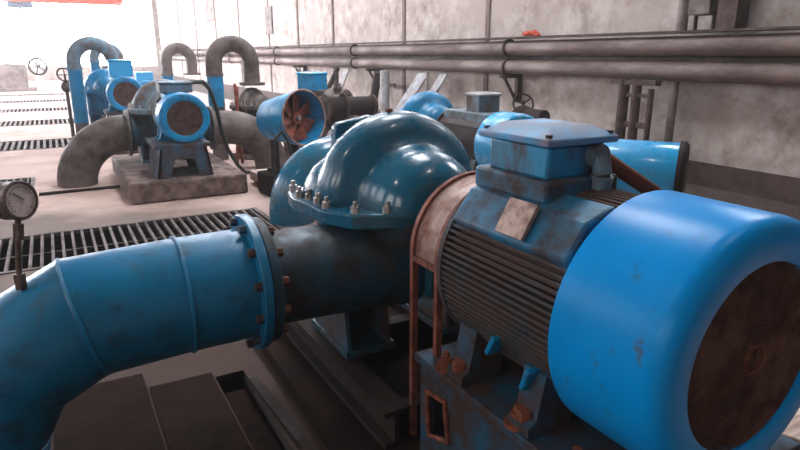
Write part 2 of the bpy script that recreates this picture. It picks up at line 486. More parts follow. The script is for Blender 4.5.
# ------------------------------------------------------------------ pumps
def make_pump(label, loc, rz=0, s=1.0, up='teal', low='deep', group=None, detail=True, hs=.98, nz=.75, noz=(.75, .75), ny=0):
    """shaft along local y at height hs; nozzles along -x and +x at height nz"""
    t = thing('centrifugal_pump', label, 'pump', loc, rz, group)
    prof = [(-.52, .0), (-.52, .11), (-.49, .125), (-.475, .19), (-.43, .255), (-.36, .30), (-.28, .32), (-.20, .325), (-.165, .345), (-.15, .40), (-.125, .455), (-.075, .488), (0, .50),
            (.07, .488), (.12, .455), (.155, .40), (.18, .35), (.23, .335), (.31, .315), (.38, .27), (.43, .20), (.45, .125), (.50, .11), (.50, .0)]
    prof = [(a*s, b*s) for a, b in prof]
    b = MB().lathe(prof, (0, 0, hs), (0, 1, 0), 64)
    b.ball((-.27*s, .12*s, hs), (.25*s, .27*s, .27*s), 32)
    b.ball((.27*s, .12*s, hs), (.25*s, .27*s, .27*s), 32)
    b.cut((0, 0, hs+.01), (0, 0, -1))
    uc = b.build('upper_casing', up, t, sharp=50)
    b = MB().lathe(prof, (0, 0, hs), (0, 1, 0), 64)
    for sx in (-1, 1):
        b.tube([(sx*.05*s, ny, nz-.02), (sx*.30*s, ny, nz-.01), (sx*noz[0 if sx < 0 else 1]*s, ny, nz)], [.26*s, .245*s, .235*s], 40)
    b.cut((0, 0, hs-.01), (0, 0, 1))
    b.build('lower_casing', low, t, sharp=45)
    # split flange
    poly = [(-.55, .08), (-.57, .18), (-.54, .36), (-.38, .45), (-.2, .5), (.2, .5), (.36, .47), (.56, .40), (.60, .18), (.55, .0),
            (.55, -.16), (.46, -.34), (.30, -.42), (.16, -.48), (-.16, -.48), (-.30, -.42), (-.45, -.34), (-.54, -.16)]
    poly = [(x*s, y*s) for x, y in poly]
    MB().prism(poly, hs-.045, hs+.03).build('split_flange', up, t, bevel=.012)
    n = len(poly)
    pts = []
    for i in range(n):
        a, c = Vector(poly[i]), Vector(poly[(i+1) % n])
        k = max(1, round((c-a).length/(.15*s)))
        pts += [a.lerp(c, j/k) for j in range(k)]
    for p in pts:
        q = p*(1-.035/p.length)
        b = MB()
        b.hexnut((q.x, q.y, hs+.03), (q.x, q.y, hs+.062), .024*s)
        b.cyl((q.x, q.y, hs+.062), (q.x, q.y, hs+.085), .012*s, n=10)
        b.build('flange_bolt', 'steel', t)
    if detail:
        # lifting lug with a hole at the rim
        b = MB()
        o = [(-.285, .08), (-.275, .37), (-.255, .39), (-.06, .425), (-.02, .40), (-.02, .08)]
        b.prism(o, -.03, .03, Matrix.Translation((0, .20, hs)) @ Matrix(((1, 0, 0, 0), (0, 0, 1, 0), (0, 1, 0, 0), (0, 0, 0, 1))))
        lug = b.build('lifting_lug', up, t, bevel=.008)
        MB().cyl((-.225, .165, hs+.335), (-.225, .235, hs+.335), .016).build('lug_hole', 'pit', lug)
        MB().cyl((-.05, .0, hs+.445), (-.05, .0, hs+.470), .018, n=6).build('vent_plug', 'rust', t)
    for k, sx in enumerate((-1, 1)):
        x = sx*noz[k]*s
        b = MB().ring((x-sx*.02, ny, nz), (1, 0, 0), .15*s, .315*s, .045, 48)
        nf = b.build('nozzle_flange', low, t, bevel=.005)
        if detail:
            for j in range(12):
                a = 2*PI*(j+.5)/12
                MB().hexnut((x-sx*.075, ny+.275*s*math.cos(a), nz+.275*s*math.sin(a)), (x-sx*.042, ny+.275*s*math.cos(a), nz+.275*s*math.sin(a)), .022).build('flange_nut', 'rust', nf)
    for sy in (-1, 1):
        b = MB().cyl((0, sy*.50*s, hs), (0, sy*.58*s, hs), .14*s, .12*s, 28)
        b.span(-.1*s, .1*s, sy*.50*s-.03, sy*.50*s+.03, hs-.42*s, hs-.08*s)
        b.build('bearing_housing', low, t, bevel=.006)
    MB().cyl((0, -.57*s, hs), (0, -.62*s, hs), .05*s).build('shaft', 'darkrust', t)
    # feet with gusset ribs
    for sx in (-1, 1):
        b = MB()
        x0, x1 = sx*.16*s, sx*.46*s
        b.span(x0, x1, -.26*s, .26*s, 0, .04)
        b.span(sx*.20*s, sx*.42*s, -.02, .02, .04, nz-.17*s)
        f = b.build('foot', low, t, bevel=.004)
        for xx in (.44, .20):
            b = MB()
            b.prism([(-.26*s, .04), (.22*s, .04), (.20*s, nz-.10*s), (-.20*s, nz-.10*s)], -.011, .011, Matrix(((0, 0, 1, sx*xx*s), (1, 0, 0, 0), (0, 1, 0, 0), (0, 0, 0, 1))))
            b.build('gusset_rib', 'rustblue' if detail else low, f, bevel=.003)
    return t

# ---- the foreground pump set
P1 = (1.54, 2.77)
MX = 1.52
LUG1, LUG2 = (1.49, .80), (1.31, .76)
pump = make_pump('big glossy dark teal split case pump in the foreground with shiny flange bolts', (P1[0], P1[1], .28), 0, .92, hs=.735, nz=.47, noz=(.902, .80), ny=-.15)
motor = make_motor('huge bright blue motor at lower right with brown round grille', (MX, .80, .59), 0, 1.0, cowl='cowl', L=.91)
terminal_box(motor, (-.055, .785), .25, .30, .77, .912, 'boxblue', 'lid')
b = MB()
b.prism([(-.21, .60), (.11, .60), (.11, .98), (-.21, .98)], .70, .775)
b.build('box_pedestal', 'saddle', motor, bevel=.012)
b = MB()
b.box((-.285, .645, .66), (.12, .13, .014), (0, R(-60), 0))
b.build('nameplate', 'plate', motor)
b = MB()
b.cyl((.02, .645, .84), (.02, .60, .84), .04, n=18)
b.cyl((.02, .605, .84), (.02, .59, .78), .03, n=16)
b.cyl((.02, .59, .78), (.02, .60, .73), .036, n=16)
b.build('cable_gland', 'greyblue', motor)
# raised blue lugs on the lower flank
for (y, z, l, a) in ((LUG1[0]-.80, LUG1[1]-.59, .085, 64), (LUG2[0]-.80, LUG2[1]-.59, .085, 70)):
    MB().box((-.31, y, z), (.06, .02, l), (R(90-a), 0, 0)).build('jacking_lug', 'blue', motor, bevel=.005)

# steel base of the foreground motor
t = thing('machine_bed', 'rust-stained blue steel box base under the huge foreground motor', 'base', (MX, 1.40, .0))
def holed(b, outer, inner, th, m):
    n = len(outer)
    A0 = [m @ Vector((x, y, 0)) for x, y in outer]; A1 = [m @ Vector((x, y, th)) for x, y in outer]
    B0 = [m @ Vector((x, y, 0)) for x, y in inner]; B1 = [m @ Vector((x, y, th)) for x, y in inner]
    b.grid([A0, A1, B1, B0], loop=True)
YZ = lambda x: Matrix(((0, 0, 1, x), (1, 0, 0, 0), (0, 1, 0, 0), (0, 0, 0, 1)))
XZ = lambda y: Matrix(((1, 0, 0, 0), (0, 0, 1, y), (0, 1, 0, 0), (0, 0, 0, 1)))
b = MB()
holed(b, [(.0, .101), (.52, .101), (.52, .55), (.0, .55)], [(.30, .30), (.44, .25), (.46, .44), (.33, .46)], .025, YZ(-.345))
b.span(-.345, -.32, -.56, .0, .101, .55)
b.build('side_plate', 'rustblue', t, bevel=.004)
b = MB()
holed(b, [(-.56, .101), (.52, .101), (.52, .55), (-.56, .55)], [(-.46, .2), (.44, .2), (.44, .42), (-.46, .42)], .025, YZ(.32))
b.build('side_plate', 'rustblue', t, bevel=.004)
for y in (-.56, .49):
    b = MB()
    holed(b, [(-.32, .101), (.32, .101), (.32, .55), (-.32, .55)], [(-.2, .2), (.2, .2), (.2, .4), (-.2, .4)], .025, XZ(y))
    b.build('end_plate', 'rustblue', t, bevel=.004)
MB().span(-.37, .37, -.58, .53, .55, .588).build('top_plate', 'rustblue', t, bevel=.006)
for (y, z) in ((.35, .588), (-.07, .588), (-.33, .588)):
    b = MB()
    b.ring((-.335, y, z+.008), (0, 0, 1), .02, .045, .014, 20)
    b.hexnut((-.335, y, z+.01), (-.335, y, z+.05), .027)
    b.cyl((-.335, y, z+.05), (-.335, y, z+.075), .014, n=10)
    b.build('anchor_bolt', 'orange_rust', t)

MB().tube([(-.352, y, z) for y, z in ((.30, .30), (.44, .25), (.46, .44), (.33, .46), (.30, .30))], .010, 8).build('hole_rim', 'orange_rust', t)
# coupling guard
t = thing('coupling_guard', 'worn pinkish steel arch guard over the coupling between pump and big motor', 'guard', (MX-.02, 1.955, .0))
y0, y1 = -.10, .085
b = MB()
def outline(r, zlow):
    pts = [(-r, zlow)]+[(r*math.cos(R(a)), .98+r*math.sin(R(a))) for a in range(180, -1, -9)]+[(r, max(zlow, .62))]
    return pts
o, i_ = outline(.29, .96), outline(.282, .96)
b.grid([[Vector((x, y0, z)) for x, z in o], [Vector((x, y1, z)) for x, z in o], [Vector((x, y1, z)) for x, z in i_], [Vector((x, y0, z)) for x, z in i_]], closed=False, cap0=False, cap1=False, loop=True)
b.build('arch_sheet', 'guard', t)
for y in (y0, y1):
    b = MB()
    zl = .12 if y > 0 else .59
    o, i_ = outline(.302, zl), outline(.276, zl)
    ya, yb = y-.012, y+.012
    b.grid([[Vector((x, ya, z)) for x, z in o], [Vector((x, yb, z)) for x, z in o], [Vector((x, yb, z)) for x, z in i_], [Vector((x, ya, z)) for x, z in i_]], closed=False, cap0=False, cap1=False, loop=True)
    b.build('edge_rail', 'guardedge', t)
for sx in (-1, 1):
    MB().span(sx*.276, sx*.300, y0, y1, .94, .965).build('cross_strip', 'guardedge', t)
t = thing('shaft_coupling', 'dark round shaft coupling under the pinkish arch guard', 'coupling', (MX, 1.955, .86))
b = MB()
b.lathe([(.0, .06), (.0, .12), (.10, .13), (.26, .13), (.26, .06)], (0, -.0, .12), (0, 1, 0), 28, loop=True)
b.build('hub', 'darkrust', t)

# base frame of channels under the pump
t = thing('pump_base_frame', 'dark oily steel channel frame carrying the teal foreground pump', 'base frame', (1.52, 2.6, .0))
for sx in (-1, 1):
    b = MB()
    x = sx*.40
    b.span(x-.06, x+.06, -.58, .95, .255, .279)
    b.span(x-.06, x+.06, -.58, .95, .10, .124)
    b.span(x+(-.012), x+.012, -.58, .95, .124, .255)
    b.build('channel_beam', 'darkrust', t)
for y in (-.5, .3, .9):
    MB().span(-.34, .34, y-.05, y+.05, .12, .25).build('cross_member', 'darkrust', t, bevel=.006)
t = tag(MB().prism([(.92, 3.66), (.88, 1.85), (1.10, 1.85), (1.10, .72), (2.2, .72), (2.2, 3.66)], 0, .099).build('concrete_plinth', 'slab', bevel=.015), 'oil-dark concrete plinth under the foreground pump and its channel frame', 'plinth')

# big blue suction pipe
t = thing('suction_pipe', 'thick blue welded pipe with mitred elbow at left, bolted to foreground pump', 'pipe', (-.46, 2.62, 0))
pw = [(.69, .75), (.385, .745), (.0, .725), (-.29, .575), (-.43, .31), (-.46, .0)]
pts = [(x+.46, 0, z) for x, z in pw]
b = MB().tube(pts, .25, 56)
b.build('pipe_run', 'pipe', t, sharp=12)
for k in (1, 2, 3, 4):
    p, a, c = Vector(pts[k]), Vector(pts[k-1]), Vector(pts[k+1])
    ax = ((p-a).normalized()+(c-p).normalized()).normalized()
    s2 = 1/max(.5, ax.dot((p-a).normalized()))
    b = MB().torus(p, ax, .251, .009, 56, 8)
    b.build('weld_seam', 'pipe', t)
b = MB().ring((.68+.46, 0, .75), (1, 0, 0), .24, .312, .04, 56)
fl = b.build('pipe_flange', 'pipe', t, bevel=.005)
for j in range(12):
    a = 2*PI*(j+.5)/12
    MB().hexnut((.632+.46, .280*math.cos(a), .75+.280*math.sin(a)), (.661+.46, .280*math.cos(a), .75+.280*math.sin(a)), .02).build('flange_bolt', 'rustblue', fl)

# discharge bend on the far side of the foreground pump
t = thing('discharge_elbow', 'blue elbow hidden mostly behind the foreground motor, right of the teal pump', 'elbow', (2.90, 2.62, 0))
b = MB().tube([(-.60, 0, .75)]+[(-.62+.5+.62*math.cos(R(a))-.12, 0, .13+.62*math.sin(R(a))) for a in range(90, -1, -9)]+[(.38, 0, 0)], .24, 32)
b.build('elbow_bend', 'pipe', t)
MB().ring((-.585, 0, .75), (1, 0, 0), .22, .315, .04, 40).build('pipe_flange', 'rustblue', t)

# pressure gauge on the pipe
t = thing('pressure_gauge', 'round dusty pressure gauge on thin stem standing on the blue pipe', 'gauge', (-.19, 2.56, .905))
b = MB().cyl((0, 0, 0), (0, 0, .06), .022, n=6)
b.cyl((0, 0, .06), (.03, 0, .30), .011, n=12)
b.cyl((.018, 0, .19), (.025, 0, .25), .02, n=6)
b.build('stem', 'brass', t)
nx = Vector((.68, -.72, .10)).normalized()
gc = Vector((.04, 0, .335))
b = MB().lathe([(-.075, .02), (-.073, .062), (-.065, .07), (.0, .07), (.006, .073), (.012, .07), (.012, .062), (.004, .06), (.004, 0)], gc, nx, 40)
b.build('gauge_case', 'brass', t)
b = MB().lathe([(.0045, .0), (.0045, .0605), (.008, .0605), (.008, .0)], gc, nx, 40)
dl = b.build('dial', 'dial', t)
d_, u_, v_ = frame(nx)
b = MB()
for k in range(25):
    a = R(-45+270*k/24)
    w = u_*math.cos(a)+v_*math.sin(a)
    r0 = .046 if k % 4 else .042
    b.cyl(gc+nx*.0085+w*r0, gc+nx*.0085+w*.053, .0011, n=5)
b.cyl(gc+nx*.010-u_*.012, gc+nx*.010+(u_*.6+v_*.8)*.04, .0014, n=5)
b.build('scale_marks', 'darkrust', dl)

# foreground cover slabs
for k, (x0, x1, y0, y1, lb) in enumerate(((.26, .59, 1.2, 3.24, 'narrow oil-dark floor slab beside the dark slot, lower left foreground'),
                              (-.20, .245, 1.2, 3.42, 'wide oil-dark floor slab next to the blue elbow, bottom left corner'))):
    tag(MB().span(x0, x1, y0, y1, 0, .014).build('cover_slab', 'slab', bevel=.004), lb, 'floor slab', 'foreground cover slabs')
tag(MB().span(.612, .748, 1.25, 3.12, -.12, -.07).build('timber_plank', 'slab', bevel=.006), 'dark oily plank lying sunk in the floor slot beside the cover slabs', 'plank')
tag(MB().box((.82, 2.2, .012), (.05, 1.7, .02), (0, 0, R(3))).build('steel_strip', 'darkrust'), 'flat rusty steel strip on the floor along dark slot and pump plinth', 'steel strip')

tag(MB().box((3.12, 1.36, .05), (.9, .16, .1), (0, 0, R(20))).build('timber_plank', 'wood', bevel=.008), 'pale timber plank on the floor at the bottom right behind the big motor', 'plank')
# flexible conduit of the foreground motor
t = thing('cable_conduit', 'brown rusty conduit running down behind the huge motor terminal box', 'conduit', (1.75, 1.6, 0))
b = MB().tube([(-.14, -.0, 1.44), (-.08, -.0, 1.43), (.30, -.02, 1.22), (.46, 0, 1.05), (.54, 0, .8), (.56, .05, .3), (.56, .05, .0)], .03, 16)
b.build('conduit', 'rust', t)

# ---- second pump set of the first row
def block(label, x0, x1, y0, y1, h, m='concrete'):
    return tag(MB().span(x0, x1, y0, y1, 0, h).build('concrete_block', m, bevel=.03), label, 'plinth', 'concrete pump plinths')
def motor_stand(label, loc, w, d, h, m='blue'):
    t = thing('motor_stand', label, 'stand', loc, 0, 'blue motor stands')
    b = MB()
    b.span(-w/2, w/2, -d/2, d/2, h-.05, h)
    b.build('top_plate', m, t, bevel=.006)
    for y in (-d/2+.02, d/2-.02):
        b = MB()
        b.prism([(-w/2, 0), (-w/2+.16, 0), (-w/2+.22, h-.19), (w/2-.22, h-.19), (w/2-.16, 0), (w/2, 0), (w/2-.06, h-.05), (-w/2+.06, h-.05)], -.02, .02, XZ(y))
        b.build('end_plate', m, t)
    for sx in (-1, 1):
        b = MB()
        b.grid([[Vector((sx*(w/2), -d/2, 0)), Vector((sx*(w/2), d/2, 0)), Vector((sx*(w/2-.06), d/2, h-.05)), Vector((sx*(w/2-.06), -d/2, h-.05))],
                [Vector((sx*(w/2-.03), -d/2, 0)), Vector((sx*(w/2-.03), d/2, 0)), Vector((sx*(w/2-.09), d/2, h-.05)), Vector((sx*(w/2-.09), -d/2, h-.05))]])
        b.build('side_plate', m, t)
    return t
PG = 'pump sets standing in rows'
block('long grey concrete plinth under the second motor and pump, behind the near grating', .68, 2.10, 7.80, 10.2, .26)
motor_stand('trapezoid dark blue steel stand under the second motor, on the long plinth', (1.36, 8.36, .26), .68, .85, .42, 'rustblue')
m2 = make_motor('second blue motor with round dark grille, on blue stand above concrete plinth', (1.41, 7.93, .68), 0, .80, body='greyblue', group=PG, detail=False, L=.75)
terminal_box(m2, (0, .55), .40, .28, .60, .74, 'greyblue', 'greyblue', False)
make_pump('grimy grey-blue pump behind the second motor, between two grey elbows', (1.41, 9.5, .26), 0, .85, up='greyblue', low='deep', group=PG, detail=False, hs=.73, nz=.42, noz=(.56, .70))

def elbow(label, fx, y, side, nx_, nzz, r, m, group='curved elbow pipes rising from the floor', collar=True):
    """from floor at fx up and over to nozzle at nx_, height nzz"""
    t = thing('elbow_pipe', label, 'elbow pipe', (fx, y, 0), 0, group)
    Rb = nzz
    dx = nx_-fx
    sg = 1 if dx > 0 else -1
    Rb = min(abs(dx), nzz)
    pts = [(0, 0, -.0)]
    if nzz-Rb > .01: pts.append((0, 0, nzz-Rb))
    pts += [(sg*(Rb-Rb*math.cos(R(a))), 0, nzz-Rb+Rb*math.sin(R(a))) for a in range(8, 91, 8)]
    pts.append((dx, 0, nzz))
    MB().tube(pts, r, 36).build('bend', m, t, sharp=40)
    if collar:
        MB().ring((dx-sg*.02, 0, nzz), (1, 0, 0), r-.02, r+.07, .04, 36).build('pipe_flange', m if collar is True else collar, t)
    return t
elbow('weathered grey elbow from floor up to left side of the second pump', .17, 9.5, 1, .91, .68, .255, 'greypipe')
elbow('weathered grey elbow down to the floor right of the second pump', 2.96, 9.5, -1, 2.03, .68, .255, 'greypipe')
elbow('dark teal elbow, end flange whitened as a highlight, rising behind the teal foreground pump', 2.13, 6.2, 1, 2.70, .66, .245, 'teal', collar='white')  # white on the end flange paints in its bright highlight

# cable of motor two
t = tag(MB().tube([(1.62, 8.5, 1.40), (1.80, 8.62, 1.40), (1.92, 8.8, 1.30), (2.0, 8.85, 1.05), (2.06, 8.9, .75), (2.16, 9.0, .42), (2.30, 9.05, .16), (2.42, 9.08, .03), (2.62, 9.1, .025)], .028, 12).build('power_cable', 'black'), 'thick black cable looping from second motor down to the floor', 'cable')
# timber / kerb pieces on the floor
t = tag(MB().box((2.62, 8.2, .12), (.62, .5, .13), (0, 0, R(2))).build('timber_slab', 'wood', bevel=.01), 'pale weathered timber slab on two sleepers right of the second pump plinth', 'timber')
for k, x in enumerate((2.42, 2.82)):
    tag(MB().span(x-.06, x+.06, 7.97, 8.43, 0, .054).build('sleeper_block', 'rust'), ('left' if k == 0 else 'right')+' dark sleeper block under the pale timber slab', 'block', 'sleeper blocks under the timber slab')
tag(MB().cyl((-.30, 8.95, .022), (.66, 8.97, .022), .02, n=10).build('steel_rod', 'darkrust'), 'thin dark steel rod lying on the floor between gauge and grey elbow', 'rod')

# ---- third pump set
block('far concrete plinth under the third motor, left of the second pump', .63, 1.85, 12.1, 15.2, .26)
motor_stand('far dark blue stand under the third motor, half hidden behind a grey elbow', (1.20, 12.7, .26), .72, .85, .48, 'rustblue')
m3 = make_motor('third blue motor, smaller with distance, left of the second motor', (1.19, 12.2, .74), 0, .82, body='greyblue', group=PG, detail=False, L=.75)
terminal_box(m3, (0, .55), .40, .30, .62, .92, 'paleblue', 'paleblue', False)
make_pump('blue pump behind the third motor beside the tall blue U pipe', (1.02, 14.15, .26), 0, .85, up='pipe', low='pipe', group=PG, detail=False, hs=.79, nz=.52, noz=(.46, .6))
# fourth, mostly hidden
block('farthest concrete plinth in the row, under the fourth motor', 1.75, 2.74, 17.8, 20.6, .26)
m4 = make_motor('fourth blue motor far back between the two grey U pipes and third motor', (2.32, 18.0, .27), 0, 1.05, body='greyblue', group=PG, detail=False, L=.75)
terminal_box(m4, (0, .62), .44, .34, .78, 1.02, 'paleblue', 'paleblue', False)

# ---- U-shaped pipes
def u_pipe(label, xa, xb, y, ztop, r, lower, upper='greypipe', za=0, zb=.9, yb=None, flange=True, split=1.0, low=.9):
    t = thing('u_bend_pipe', label, 'pipe', (xa, y, 0), 0, 'U-shaped overhead pipes')
    w = xb-xa
    dy = 0 if yb is None else yb-y
    cr = w/2
    zc = ztop-r-cr
    def q(f, z): return (w*f, dy*f, z)
    MB().tube([q(0, low), q(0, split)], r, 28).build('lower_leg', lower, t)
    MB().tube([q(0, za), q(0, low)], r*.97, 28).build('base_leg', 'greypipe', t)
    pts = [q(0, split), q(0, zc)]+[q(.5-.5*math.cos(R(a)), zc+cr*math.sin(R(a))) for a in range(10, 171, 10)]+[q(1, zc), q(1, zb)]
    MB().tube(pts, r, 28).build('bend', upper, t, sharp=50)
    if flange:
        MB().ring(q(1, zb+.02), (0, 0, 1), r-.03, r+.08, .05, 28).build('pipe_flange', upper, t)
        MB().ring(q(0, split), (0, 0, 1), r-.03, r+.012, .04, 28).build('joint_collar', upper, t)
    return t
u_pipe('nearest grey U bend pipe with blue leg, right of the second motor', 2.44, 3.04, 10.7, 2.06, .135, 'blue', zb=1.25, split=1.42, yb=10.6)
u_pipe('farther grey U bend pipe seen above the second motor', 2.94, 3.62, 18.6, 2.08, .15, 'blue', zb=1.2, split=1.2)
u_pipe('tall wide blue U pipe at far left beside the third pump', .45, 1.12, 13.2, 2.08, .125, 'pipe', 'greyblue', zb=1.5, split=1.5, low=.5)
u_pipe('second blue U pipe just behind the tall one at far left', .97, 1.50, 15.9, 2.02, .10, 'pipe', 'greyblue', zb=1.2, split=1.6)
t = thing('gate_valve', 'small dark gate valve with handwheel left of the tall blue U pipe', 'valve', (.30, 14.4, 0))
b = MB().cyl((0, 0, 0), (0, 0, 1.02), .035)
b.ball((0, 0, 1.12), (.10, .09, .12))
b.build('valve_body', 'greypipe', t)
b = MB().cyl((0, 0, 1.15), (0, 0, 1.36), .02)
b.build('stem', 'darkrust', t)
b = MB().torus((0, -.03, 1.36), (.3, -1, .5), .14, .016, 28, 8)
for k in range(4):
    d_, u_, v_ = frame((.3, -1, .5))
    a = PI/2*k
    b.cyl((0, -.03, 1.36), Vector((0, -.03, 1.36))+(u_*math.cos(a)+v_*math.sin(a))*.14, .01, n=6)
b.build('handwheel', 'darkrust', t)

# ---- unit with open fan shroud
t = thing('fan_shroud', 'blue conical cowl with open end showing a rusty red fan', 'fan cowl', (2.64, 7.50, .27))
ax = Vector((.40, -.88, .0)).normalized()
c0 = Vector((-.17, .34, .66)); c1 = Vector((.06, -.28, .73))
ax = (c1-c0).normalized(); Lc = (c1-c0).length
b = MB().lathe([(0, .02), (0, .23), (.03, .26), (Lc-.05, .345), (Lc, .345), (Lc, .332), (Lc-.06, .328), (.06, .24), (.06, .02)], c0, ax, 44)
b.build('shroud', 'blue', t, sharp=45)
MB().torus(c0+ax*Lc, ax, .339, .012, 44, 8).build('rim', 'guard', t)
b = MB()
d_, u_, v_ = frame(ax)
hubc = c0+ax*(Lc*.72)
b.cyl(hubc-ax*.06, hubc+ax*.05, .075, n=20)
for k in range(7):
    a = 2*PI*k/7
    w = u_*math.cos(a)+v_*math.sin(a)
    q = ax.cross(w)
    A, B_ = hubc+w*.06, hubc+w*.285
    pts = [A-q*.05-ax*.02, A+q*.05+ax*.02, B_+q*.09+ax*.035, B_-q*.09-ax*.035]
    b.grid([[p-ax*.004 for p in pts], [p+ax*.004 for p in pts]])
b.build('fan', 'fan', t)
MB().lathe([(0, .02), (0, .285), (.01, .285), (.01, .02)], c0+ax*(Lc*.45), ax, 32).build('back_plate', 'rust', t)
MB().cyl(hubc+ax*.05, hubc+ax*.09, .025).build('shaft_end', 'steel', t)
b = MB()
b.span(-.27, .13, .02, .30, 0, .05)
for sx in (-.2, .06):
    b.span(sx-.03, sx+.03, .08, .24, .05, .44)
b.build('pedestal', 'darkrust', t)
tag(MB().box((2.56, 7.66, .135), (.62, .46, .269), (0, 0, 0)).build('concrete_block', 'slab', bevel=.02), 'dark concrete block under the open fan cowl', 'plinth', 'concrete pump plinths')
tag(MB().tube([(2.22, 7.02, .03), (2.22, 7.02, .5), (2.25, 7.0, .80), (2.32, 6.98, .87), (2.38, 6.97, .78), (2.46, 6.96, .42), (2.56, 6.95, .03)], .018, 10).build('looped_cable', 'black'), 'thin black cable looped up in front of the open fan cowl', 'cable')

# unit behind it : pump under the U pipe, motor with terminal box
rzD = R(35)
make_pump('dark grey pump below the nearest grey U bend pipe', (3.02, 10.6, .10), rzD, .62, up='greypipe', low='darkrust', group=PG, detail=False, hs=.80, nz=.62, noz=(.6, .6))
md = make_motor('grey motor with tall blue terminal box behind the open fan cowl', (4.05, 8.95, .62), rzD, .8, body='greypipe', cowl='greypipe', group=PG, detail=False, L=1.0, boxm='greypipe')
terminal_box(md, (0, .62), .36, .34, .58, .86, 'blue', 'paleblue', False)
tag(MB().box((3.72, 9.42, .31), (.5, 1.0, .62), (0, 0, rzD)).build('concrete_block', 'concrete', bevel=.02), 'concrete block under the grey motor with the blue terminal box', 'plinth', 'concrete pump plinths')
tag(MB().box((3.06, 10.6, .05), (.62, .62, .1), (0, 0, rzD)).build('concrete_block', 'concrete', bevel=.02), 'low concrete pad under the grey pump below the U bend pipe', 'plinth', 'concrete pump plinths')
for k, (dx, dz) in enumerate(((-.35, 1.25), (-.18, 1.30))):
    tag(MB().cyl((2.74+dx*.5, 10.1, .0), (2.74+dx*.5+.08-.12*k, 10.1, dz), .025, n=10).build('red_rod', 'fan'), ('left' if k == 0 else 'right')+' orange-red rod leaning upright in front of the grey U pipe pump', 'rod', 'red rods by the U pipe')

# ---- second row, unit B
block('concrete plinth of second-row motor behind the teal pump', 3.2, 4.6, 4.6, 7.0, .419)
mb_ = make_motor('pale blue second-row motor peeking out behind the huge terminal box', (3.67, 4.30, .62), R(-2), .80, body='fin', cowl='paleblue', group=PG, detail=False, L=1.5, boxm='greyblue')
terminal_box(mb_, (.03, .66), .25, .23, .56, .77, 'greyblue', 'board', False)
make_pump('glossy blue second-row pump, its dome showing above the teal pump', (4.04, 6.5, .42), R(-2), .80, up='pipe', low='deep', group=PG, detail=False, hs=.50, nz=.4, noz=(.6, .6))
tag(MB().cyl((4.02, 6.5, 1.325), (4.02, 6.5, 1.56), .014, n=8).build('air_vent_rod', 'steel'), 'thin steel rod standing on second-row blue pump dome', 'rod')
# ---- second row, unit C : long blue cylinder
rzC = R(33)
t = thing('air_receiver', 'long light blue cylinder with brown end ring, right of the terminal box', 'cylinder', (4.50, 3.22, 0), rzC)
b = MB().lathe([(0, .0), (0, .25), (.03, .27), (1.0, .27), (1.05, .25), (1.08, .0)], (0, 0, .78), (0, 1, 0), 48)
b.build('shell', 'tank', t, sharp=50)
MB().lathe([(-.03, .0), (-.03, .26), (-.0, .285), (.035, .285), (.035, .262)], (0, 0, .78), (0, 1, 0), 48).build('end_ring', 'darkrust', t)
for yy in (.25, .85):
    b = MB().prism([(-.25, 0), (.25, 0), (.22, .54), (-.22, .54)], -.04, .04, XZ(yy))
    b.build('saddle_support', 'darkrust', t)

for k, (y0, y1, z0, z1, lb) in enumerate(((23.3, 24.1, 2.5, 3.5, 'nearer faded grey panel high on the far right wall'), (32.3, 34.0, 3.4, 4.6, 'farther faded grey panel high on the far right wall'))):
    tag(MB().span(XR-.05, XR-.001, y0, y1, z0, z1).build('wall_panel', 'greypipe', bevel=.01), lb, 'panel', 'grey panels high on the wall')
# ---- wall services on the right wall
PGW = 'pipes running along the right wall'
XW = 7.30
for z, r, lb in ((1.86, .125, 'upper of two long dusty pipes along the right wall'), (1.535, .12, 'lower of two long dusty pipes along the right wall')):
    t = thing('wall_pipe', lb, 'pipe', (XW, 22, z), 0, PGW)
    MB().cyl((0, -26, 0), (0, 26, 0), r, n=24).build('pipe_run', 'wallpipe', t)
    for y in (-13, -6.5, 0, 6.5, 13):
        MB().ring((0, y, 0), (0, 1, 0), r-.02, r+.035, .05, 24).build('pipe_flange', 'tray', t)
t = tag(MB().span(7.16, 7.46, -4, 48, 2.022, 2.05).build('cable_tray', 'tray'), 'thin dark brown tray edge running above the wall pipes, darkened as a shadow line', 'tray')  # tray colour kept dark to draw the shadow line over the pipes
tag(MB().span(7.45, 7.6, -4, 48, 1.66, 1.73).build('shade_rail', 'tray'), 'rail on the wall between the two long pipes, coloured dark as shade in their gap', 'rail')  # fills the gap between the pipes; its dark colour paints the shade there
for k, y in enumerate((9.0, 14.5, 20, 26, 32, 38)):
    b = MB()
    b.span(7.14, 7.62, y-.03, y+.03, 1.34, 1.405)
    b.span(7.5, 7.62, y-.04, y+.04, .9, 1.34)
    b.prism([(7.2, 1.34), (7.26, 1.34), (7.5, .98), (7.5, .9)], -.02, .02, Matrix.Translation((0, y, 0)) @ Matrix(((1, 0, 0, 0), (0, 0, 1, 0), (0, 1, 0, 0), (0, 0, 0, 1))))
    tag(b.build('pipe_bracket', 'tray'), ['angle bracket under the wall pipes above the handwheel valve', 'angle bracket under wall pipes near the leaning boards', 'angle bracket under wall pipes left of leaning boards', 'angle bracket under the wall pipes behind the grey U bend', 'far angle bracket under the wall pipes, second last', 'farthest angle bracket under the wall pipes'][k], 'bracket', 'brackets under the wall pipes')
